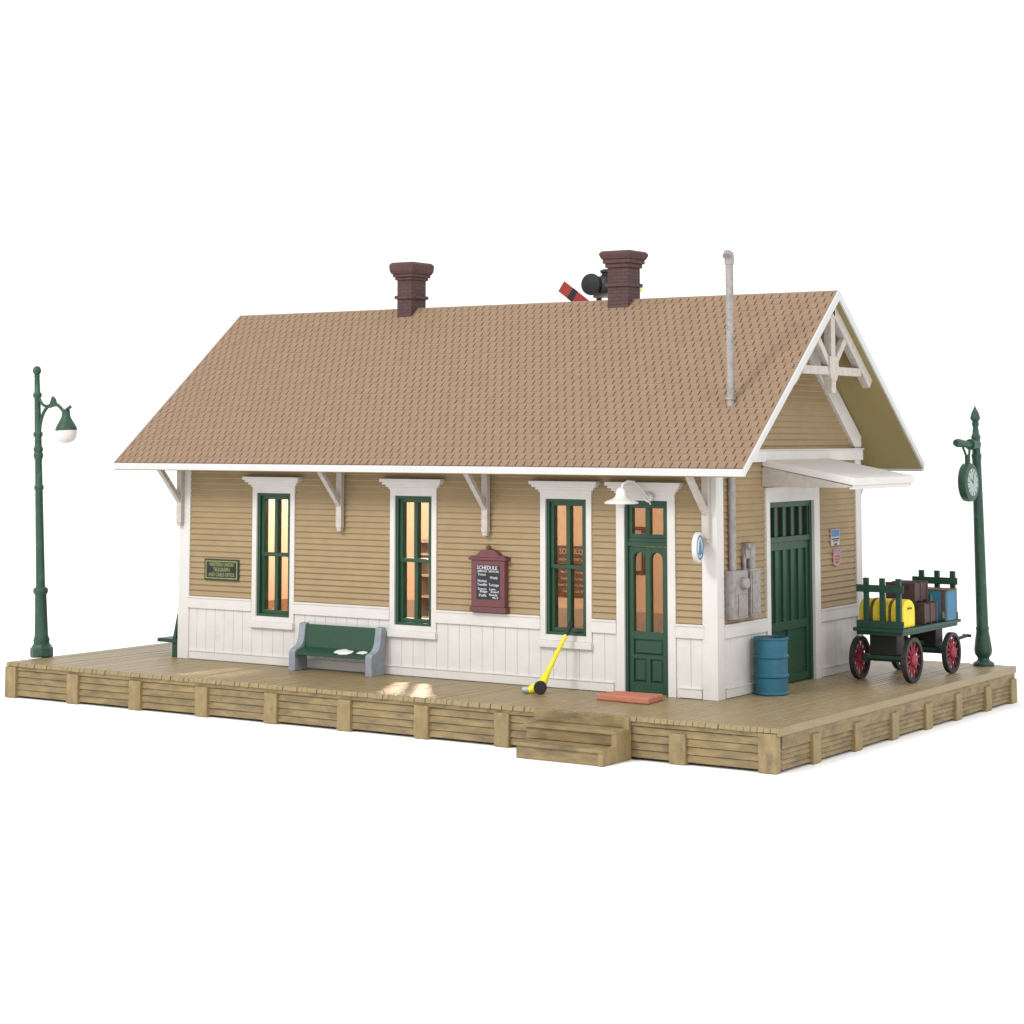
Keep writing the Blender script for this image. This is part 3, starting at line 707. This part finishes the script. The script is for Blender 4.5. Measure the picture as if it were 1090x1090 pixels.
# ------------------------------------------------------------------ yellow long-handled tool, slab, drum
tl = thing('track_mover_tool', 'yellow long-handled tool with black grip and wheel leaning on the window sill', 'tool', (9.06, -.86, 0))
wc = Vector((9.06, -.86, .115)); tp = Vector((9.235, -.115, 1.16))
dirh = (tp - wc).normalized()
g0 = wc + dirh * (tp - wc).length * .80
build(MB().tube([wc + dirh * .05, wc + dirh * .22, wc + dirh * .34, g0], [.085, .062, .042, .034], 14), 'shaft', 'yellow', tl, smooth=50)
build(MB().tube([g0 - dirh * .005, g0 + dirh * .02, tp - dirh * .03, tp], [.036, .043, .046, .036], 14), 'grip', 'black', tl, smooth=50)
ax = Vector((.50, -.866, 0)).normalized()
hd = Vector((-.80, -.46, 0)).normalized()
s = MB().tube([wc - ax * .075 - Vector((0, 0, 0)), wc + ax * .02], .095, 20)
s.tube([wc + dirh * .10, wc, wc + hd * .10 - Vector((0, 0, .02)), wc + hd * .20 - Vector((0, 0, .055))], [.075, .10, .085, .06], 14)
build(s, 'head', 'yellow', tl, smooth=50)
build(MB().tube([wc + hd * .19 - Vector((0, 0, .05)), wc + hd * .24 - Vector((0, 0, .048)), wc + hd * .31 - Vector((0, 0, .045))], [.055, .062, .05], 14), 'tip', 'silver', tl, smooth=50)
build(MB().tube([wc + ax * .02, wc + ax * .035, wc + ax * .10, wc + ax * .112], [.095, .113, .113, .10], 24), 'wheel', 'black', tl, smooth=40)
sl = MB().prism([(10.27, -1.03), (11.33, -1.11), (11.24, -.46), (10.36, -.50)], 'z', .004, .105)
one(sl, 'door_slab', 'brickred', 'salmon pink brick-coloured slab lying in front of the green passenger door', 'slab', (10.8, -.77, .004), bev=.02)

dm = thing('oil_drum', 'blue steel drum with two ribs standing beside the freight door', 'drum', (12.36, 1.30, 0))
R = .285; H = .965
prof = [(R - .01, 0), (R + .01, .012), (R + .01, .035), (R - .004, .05)]
for zz in (H / 3, 2 * H / 3): prof += [(R - .004, zz - .035), (R + .02, zz - .014), (R + .02, zz + .014), (R - .004, zz + .035)]
prof += [(R - .004, H - .05), (R + .01, H - .035), (R + .01, H - .004), (R - .008, H), (R - .02, H - .005), (R - .025, H - .03)]
build(MB().lathe(prof, (12.36, 1.30, 0), 'z', 40), 'drum_body', 'drum', dm, smooth=35)
build(MB().lathe([(R - .03, H - .029), (R - .03, H - .024)], (12.36, 1.30, 0), 'z', 32).lathe([(.04, H - .024), (.04, H - .005)], (12.50, 1.25, 0), 'z', 14), 'drum_lid', 'black', dm)

# ------------------------------------------------------------------ baggage cart and luggage
ct = thing('baggage_cart', 'green baggage cart with red spoked wheels loaded with luggage at the right end', 'cart', (13.24, 5.07, 0))
ZD = .965
s = MB().box(12.80, 13.77, 3.68, 6.42, ZD - .06, ZD).box(12.85, 13.72, 3.74, 6.37, ZD - .125, ZD - .06)
build(s, 'deck', 'cartgreen', ct, bev=.01)
def rack(y, zA, zB):
    s = MB()
    for x in (13.03, 13.34, 13.65): s.box(x - .048, x + .048, y - .035, y + .035, ZD - .03, 1.85)
    s.box(12.86, 13.76, y - .062, y - .03, zA, zB).box(12.86, 13.76, y - .062, y - .03, ZD, ZD + .135)
    build(s, 'end_rack', 'cartgreen', ct, bev=.006)
rack(3.78, 1.60, 1.73); rack(6.34, 1.60, 1.73)
s0 = None
def wheel(x, y, R_, out):
    global s0
    s = MB(); n_ = 36; w2 = .045
    for k in range(n_):
        a0, a1 = 2 * PI * k / n_, 2 * PI * (k + 1) / n_
        pts = [(y + r * math.cos(a), R_ + r * math.sin(a)) for r, a in ((R_ * .82, a0), (R_, a0), (R_, a1), (R_ * .82, a1))]
        s.prism(pts, 'x', x - w2, x + w2)
    t = build(s, 'wheel', 'charcoal', ct)
    s = MB()
    for k in range(12):
        a = 2 * PI * (k + .3) / 12
        s.tube([(x, y + .06 * math.cos(a), R_ + .06 * math.sin(a)), (x, y + R_ * .84 * math.cos(a), R_ + R_ * .84 * math.sin(a))], [.026, .018], 8)
    s.lathe([(.105, -.06), (.12, -.045), (.12, .045), (.105, .06), (.055, .08)], (x, y, R_), 'x', 18)
    build(s, 'spokes', 'rail_red', t, smooth=40)
for (x, y, R_) in ((13.74, 4.13, .40), (12.70, 4.20, .385), (13.74, 5.98, .375), (12.70, 6.02, .375)): wheel(x, y, R_, 1)
for y in (4.17, 6.0):
    build(MB().box(12.98, 13.50, y - .17, y + .17, .466, ZD - .128), 'bolster', 'black', ct, bev=.01)
    build(MB().box(12.70, 13.74, y - .045, y + .045, .345, .435).box(12.88, 13.60, y - .20, y + .20, .40, .465), 'axle', 'cartgreen', ct, bev=.01)
build(MB().box(13.16, 13.28, 4.35, 5.82, .52, .60), 'reach', 'cartgreen', ct, bev=.01)
s = MB().tube([(13.62, 6.1, .55), (13.64, 6.7, .585), (13.65, 7.02, .60)], .032, 10).tube([(13.57, 7.0, .60), (13.73, 7.0, .60)], .03, 8)
build(s, 'tongue', 'charcoal', ct, smooth=50)

bg = thing('duffel_bag', 'bright yellow rounded travel bag with brown straps on the cart', 'bag', (13.28, 4.13, ZD))
yb0, yb1 = 3.86, 4.40; zb = ZD + .003
prof = [(yb0, zb), (yb1, zb), (yb1, zb + .26)] + [((yb0 + yb1) / 2 + (yb1 - yb0) / 2 * math.cos(a), zb + .30 + .20 * math.sin(a)) for a in [PI * i / 10 for i in range(1, 10)]] + [(yb0, zb + .26)]
build(MB().prism(prof, 'x', 12.84, 13.70), 'bag_body', 'bag', bg, bev=.035, smooth=40, seg=3)
def grow(p, e): cy_, cz_ = (yb0 + yb1) / 2, zb + .24; return [(cy_ + (a - cy_) * (1 + e), max(zb + .001, cz_ + (b_ - cz_) * (1 + e))) for a, b_ in p]
for x in (13.09, 13.44): build(MB().prism(grow(prof, .035), 'x', x - .028, x + .028), 'strap', 'leather', bg, bev=.004)
build(MB().tube([(13.70, 4.04, zb + .33), (13.725, 4.06, zb + .35), (13.725, 4.18, zb + .35), (13.70, 4.20, zb + .33)], .012, 6), 'handle', 'leather', bg)
def trunk(x0, x1, y0, y1, z0, z1, label):
    o = thing('trunk', label, 'trunk', ((x0 + x1) / 2, (y0 + y1) / 2, z0), group='brown trunks on the baggage cart')
    build(MB().box(x0, x1, y0, y1, z0 + .02, z1 - .02), 'trunk_body', 'trunk', o, bev=.012)
    for yy in (y0 + .03, (y0 + y1) / 2, y1 - .03): build(MB().box(x0 - .012, x1 + .014, yy - .035, yy + .035, z0 + .004, z1), 'slat', 'trunk', o, bev=.006)
    for xx in (x0 + .13, x1 - .13): build(MB().box(xx - .03, xx + .03, y0 - .02, y0 + .01, z1 - .12, z1 - .04), 'latch', 'charcoal', o)
trunk(13.00, 13.67, 4.88, 5.50, ZD + .002, 1.345, 'dark brown trunk flat on the cart deck, lower of the stacked pair')
trunk(12.93, 13.48, 4.90, 5.52, 1.347, 1.705, 'dark brown trunk lying on top of another trunk on the cart')
cs = thing('suitcase', 'blue suitcase with brown leather corner straps standing at the rear of the cart', 'suitcase', (13.4, 5.85, ZD))
build(MB().box(13.02, 13.78, 5.72, 6.20, ZD + .002, 1.53), 'case_body', 'blue', cs, bev=.03, seg=3)
s = MB().box(13.01, 13.79, 5.712, 6.208, 1.515, 1.545).box(13.67, 13.752, 5.708, 6.21, ZD + .004, 1.542)
build(s, 'strap', 'leather', cs, bev=.012)
build(MB().box(13.77, 13.786, 6.16, 6.19, ZD + .01, 1.52), 'edge_binding', 'leather', cs)
build(MB().box(13.46, 13.49, 5.69, 5.725, 1.26, 1.44), 'handle', 'gold', cs)
build(MB().box(13.695, 13.725, 5.69, 5.71, 1.02, 1.14), 'latch', 'gold', cs)

# ------------------------------------------------------------------ posts
lp = thing('street_lamp', 'slim green lamp post with one opal globe at the left end of the platform', 'street lamp', (-2.41, -1.42, 0), rot=(0, math.radians(-3.2), 0), local=True)
prof = [(.215, 0), (.225, .03), (.225, .17), (.20, .20), (.17, .25)]
build(MB().lathe(prof, n=8), 'base', 'pole', lp)
prof = [(.165, .24), (.155, .30), (.165, .33), (.135, .42), (.125, .8), (.115, 1.22), (.145, 1.27), (.15, 1.31), (.14, 1.35), (.092, 1.38), (.084, 2.2), (.076, 3.3), (.095, 3.33), (.095, 3.38), (.074, 3.41), (.070, 3.9), (.096, 3.98), (.096, 4.03), (.078, 4.06), (.096, 4.10), (.096, 4.14), (.072, 4.18), (.068, 4.36), (.094, 4.40), (.094, 4.45), (.067, 4.48),
        (.062, 5.15), (.088, 5.19), (.088, 5.24), (.06, 5.27), (.052, 5.58), (.062, 5.60), (.05, 5.62)]
build(MB().lathe(prof, n=20), 'pole', 'pole', lp, smooth=50)
build(MB().lathe([(.02, 5.61), (.055, 5.63), (.082, 5.68), (.085, 5.715), (.07, 5.77), (.03, 5.80)], n=18), 'finial', 'pole', lp, smooth=60)
def curve(P0, P1, P2, P3, n_=12):
    P0, P1, P2, P3 = map(Vector, (P0, P1, P2, P3))
    return [P0 * (1 - t) ** 3 + P1 * 3 * t * (1 - t) ** 2 + P2 * 3 * t * t * (1 - t) + P3 * t ** 3 for t in [i / n_ for i in range(n_ + 1)]]
s = MB().tube(curve((.04, 0, 5.17), (.12, 0, 5.0), (.22, 0, 4.93), (.40, 0, 5.0)), .03, 8)
s.tube(curve((.04, 0, 4.42), (.06, 0, 4.75), (.2, 0, 5.0), (.46, 0, 5.0)), .034, 8)
s.tube(curve((.40, 0, 5.0), (.50, 0, 5.06), (.62, 0, 4.95), (.78, 0, 4.80)), .034, 8)
s.prism([(.33, 4.93), (.44, 5.16), (.50, 5.10), (.54, 4.96)], 'y', -.03, .03)
s.tube([(.80, 0, 4.86), (.93, 0, 4.92)], [.03, .035], 8)
build(s, 'arm', 'pole', lp, smooth=50)
build(MB().lathe([(.212, 4.455), (.217, 4.48), (.19, 4.55), (.135, 4.64), (.092, 4.72), (.08, 4.80), (.085, 4.85), (.05, 4.88)], (.80, 0, 0), n=24), 'lamp_shade', 'pole', lp, smooth=50)
build(MB().lathe([(.03, 4.20), (.095, 4.215), (.155, 4.255), (.195, 4.32), (.212, 4.40), (.208, 4.46)], (.80, 0, 0), n=24), 'globe', 'globe', lp, smooth=70)

cp = thing('post_clock', 'green post with a round hanging clock at the right end of the platform', 'street clock', (13.78, 7.50, 0), rot=(0, math.radians(-.75), 0), local=True)
sq = [(.20, 0), (.205, .03), (.19, .06), (.12, .10), (.11, .15), (.16, .22), (.172, .30), (.16, .40), (.138, .55), (.118, .67), (.128, .69), (.128, .72), (.115, .74), (.108, 1.5), (.096, 3.0), (.085, 3.9), (.097, 3.98), (.097, 4.02), (.08, 4.05), (.08, 4.30), (.09, 4.34), (.09, 4.38), (.066, 4.42), (.052, 4.56), (.068, 4.60), (.068, 4.64), (.05, 4.66)]
build(MB().lathe(sq, n=12), 'pole', 'pole', cp, smooth=40)
build(MB().lathe([(.05, 4.65), (.095, 4.70), (.10, 4.74), (.07, 4.84), (.02, 4.93), (.004, 4.97)], n=8), 'finial', 'pole', cp)
s = MB().tube([(0, 0, 4.22), (0, -.33, 4.22)], .105, 14).tube([(0, -.30, 4.215), (-.03, -.60, 4.235), (-.06, -.80, 4.25), (-.07, -.88, 4.255)], [.07, .07, .085, .06], 12)
s.tube([(.0, -.72, 4.20), (.035, -.62, 4.00)], .024, 8).tube([(.03, -.40, 4.20), (.05, -.52, 4.00)], .024, 8).tube([(.04, -.575, 4.03), (.04, -.575, 3.86)], .055, 8)
build(s, 'arm', 'pole', cp, smooth=50)
CX, CY, CZ = .04, -.575, 3.50
clk = build(MB().lathe([(.30, -.085), (.36, -.07), (.37, 0), (.36, .07), (.30, .085)], (CX, CY, CZ), 'x', 36), 'clock', 'pole', cp, smooth=35)
for sg in (-1, 1):
    build(MB().lathe([(.26, .084), (.26, .092)] if sg > 0 else [(.26, -.092), (.26, -.084)], (CX, CY, CZ), 'x', 32), 'clock_face', 'dial', clk)
    s = MB(); x0_, x1_ = (CX + .0925, CX + .096) if sg > 0 else (CX - .096, CX - .0925)
    for k in range(12):
        a = PI * k / 6
        c_, s_ = math.cos(a), math.sin(a)
        q = [(CY + r * c_ - t * s_, CZ + r * s_ + t * c_) for r, t in ((.20, -.008), (.245, -.008), (.245, .008), (.20, .008))]
        s.prism(q, 'x', x0_, x1_)
    build(s, 'hour_marks', 'charcoal', clk); s = MB()
    for a, ln, w_ in ((1.2, .19, .010), (2.6, .13, .014)):
        c_, s_ = math.cos(a), math.sin(a)
        q = [(CY + r * c_ - t * s_, CZ + r * s_ + t * c_) for r, t in ((-.03, -w_), (ln, -w_ * .5), (ln, w_ * .5), (-.03, w_))]
        s.prism(q, 'x', x0_ + .0005 * sg, x1_ + .0005 * sg)
    build(s, 'clock_hand', 'charcoal', clk)

# train order signal behind the building
sg_ = thing('semaphore_signal', 'black train order signal with red and yellow blades rising behind the roof ridge', 'signal', (5.95, 6.55, 0))
mx_ = 5.77
build(MB().box(mx_ - .2, mx_ + .2, 6.35, 6.75, 0, .12).tube([(mx_, 6.55, .1), (mx_, 6.55, 7.5)], .06, 14), 'mast', 'charcoal', sg_, smooth=40)
def blade(tip, root, w_, mats):
    t = Vector(tip); r_ = Vector(root); d_ = (t - r_).normalized(); nrm = Vector((-d_.z, 0, d_.x))
    if nrm.z < 0: nrm = -nrm
    L_ = (t - r_).length
    def quad(a, b_, ww, yo):
        p = [r_ + d_ * a - nrm * ww / 2, r_ + d_ * b_ - nrm * ww / 2, r_ + d_ * b_ + nrm * ww / 2, r_ + d_ * a + nrm * ww / 2]
        return MB().prism([(q.x, q.z) for q in p], 'y', 6.48 - yo, 6.50 + yo)
    bl = build(quad(0, L_, w_, 0), 'blade', mats[0], sg_, label=mats[2])
    build(quad(L_ - .42, L_ - .27, w_ + .004, .004), 'stripe', mats[1], bl)
blade((4.86, 6.49, 7.59), (5.72, 6.49, 6.98), .26, ('red', 'black', 'red signal blade with black stripe'))
blade((6.82, 6.49, 7.50), (5.84, 6.49, 6.98), .20, ('yellow', 'black', 'yellow signal blade with black stripe'))
build(MB().lathe([(.10, 6.20), (.225, 6.22), (.235, 6.27), (.225, 6.31), (.17, 6.36), (.16, 6.56), (.18, 6.58), (.18, 6.64)], (5.75, 0, 7.58), 'y', 28), 'lantern', 'black', sg_, smooth=40)
build(MB().lathe([(.19, 7.40), (.20, 7.45), (.20, 7.70), (.16, 7.75), (.10, 7.78), (.10, 7.82), (.13, 7.84), (.13, 7.88), (.06, 7.91)], (5.98, 6.5, 0), 'z', 20), 'lantern', 'black', sg_, smooth=40)
build(MB().box(5.70, 6.05, 6.42, 6.58, 7.30, 7.40), 'bracket', 'steel', sg_)

# ------------------------------------------------------------------ light, world, camera
w = bpy.data.worlds.new('World'); sc.world = w; w.use_nodes = True
bgn = w.node_tree.nodes['Background']; bgn.inputs['Color'].default_value = (1, 1, 1, 1); bgn.inputs['Strength'].default_value = 1.22

def lamp(name, kind, loc, target, energy, color=(1, 1, 1), **k):
    l = bpy.data.lights.new(name, kind); l.energy = energy; l.color = color
    for a, b_ in k.items(): setattr(l, a, b_)
    o = bpy.data.objects.new(name, l); COL.objects.link(o); o.location = loc
    o.rotation_euler = (Vector(target) - Vector(loc)).to_track_quat('-Z', 'Y').to_euler()
    return o
lamp('key_softbox', 'AREA', (-4, -56, 46), (6, 1, 2), 26000, (1, .985, .96), shape='SQUARE', size=16)
lamp('fill_softbox', 'AREA', (62, -22, 34), (12, 2, 0), 6500, (1, .99, .98), shape='SQUARE', size=14)
lamp('room_lamp', 'POINT', (2.3, 2.3, 3.9), (2.3, 2.3, 0), 760, (1, .82, .65), shadow_soft_size=.12)
lamp('room_lamp', 'POINT', (9.3, 3.2, 3.9), (9, 3, 0), 110, (1, .76, .57), shadow_soft_size=.12)
lamp('window_spot', 'SPOT', (4.25, 2.5, 3.95), (5.82, 0, 1.45), 4200, (1, .80, .70), spot_size=math.radians(24), spot_blend=.2, shadow_soft_size=.16)

cam = bpy.data.cameras.new('camera'); co = bpy.data.objects.new('camera', cam); COL.objects.link(co)
co.location = (28.46284, -30.88354, 4.38864)
co.rotation_euler = (math.radians(90) + .0989264, 0, .5873536)
cam.sensor_width = 36; cam.sensor_fit = 'HORIZONTAL'; cam.lens = 2189.757 / 1090 * 36
cam.shift_x = 0; cam.shift_y = -(545 - 246.388) / 1090
cam.clip_start = .1; cam.clip_end = 2000
sc.camera = co
vs = sc.view_settings
sc.display_settings.display_device = 'sRGB'
vs.view_transform = 'Standard'; vs.look = 'None'; vs.exposure = 0; vs.gamma = 1; vs.use_curve_mapping = False
sc.cycles.max_bounces = 8
sc.cycles.sample_clamp_indirect = 6
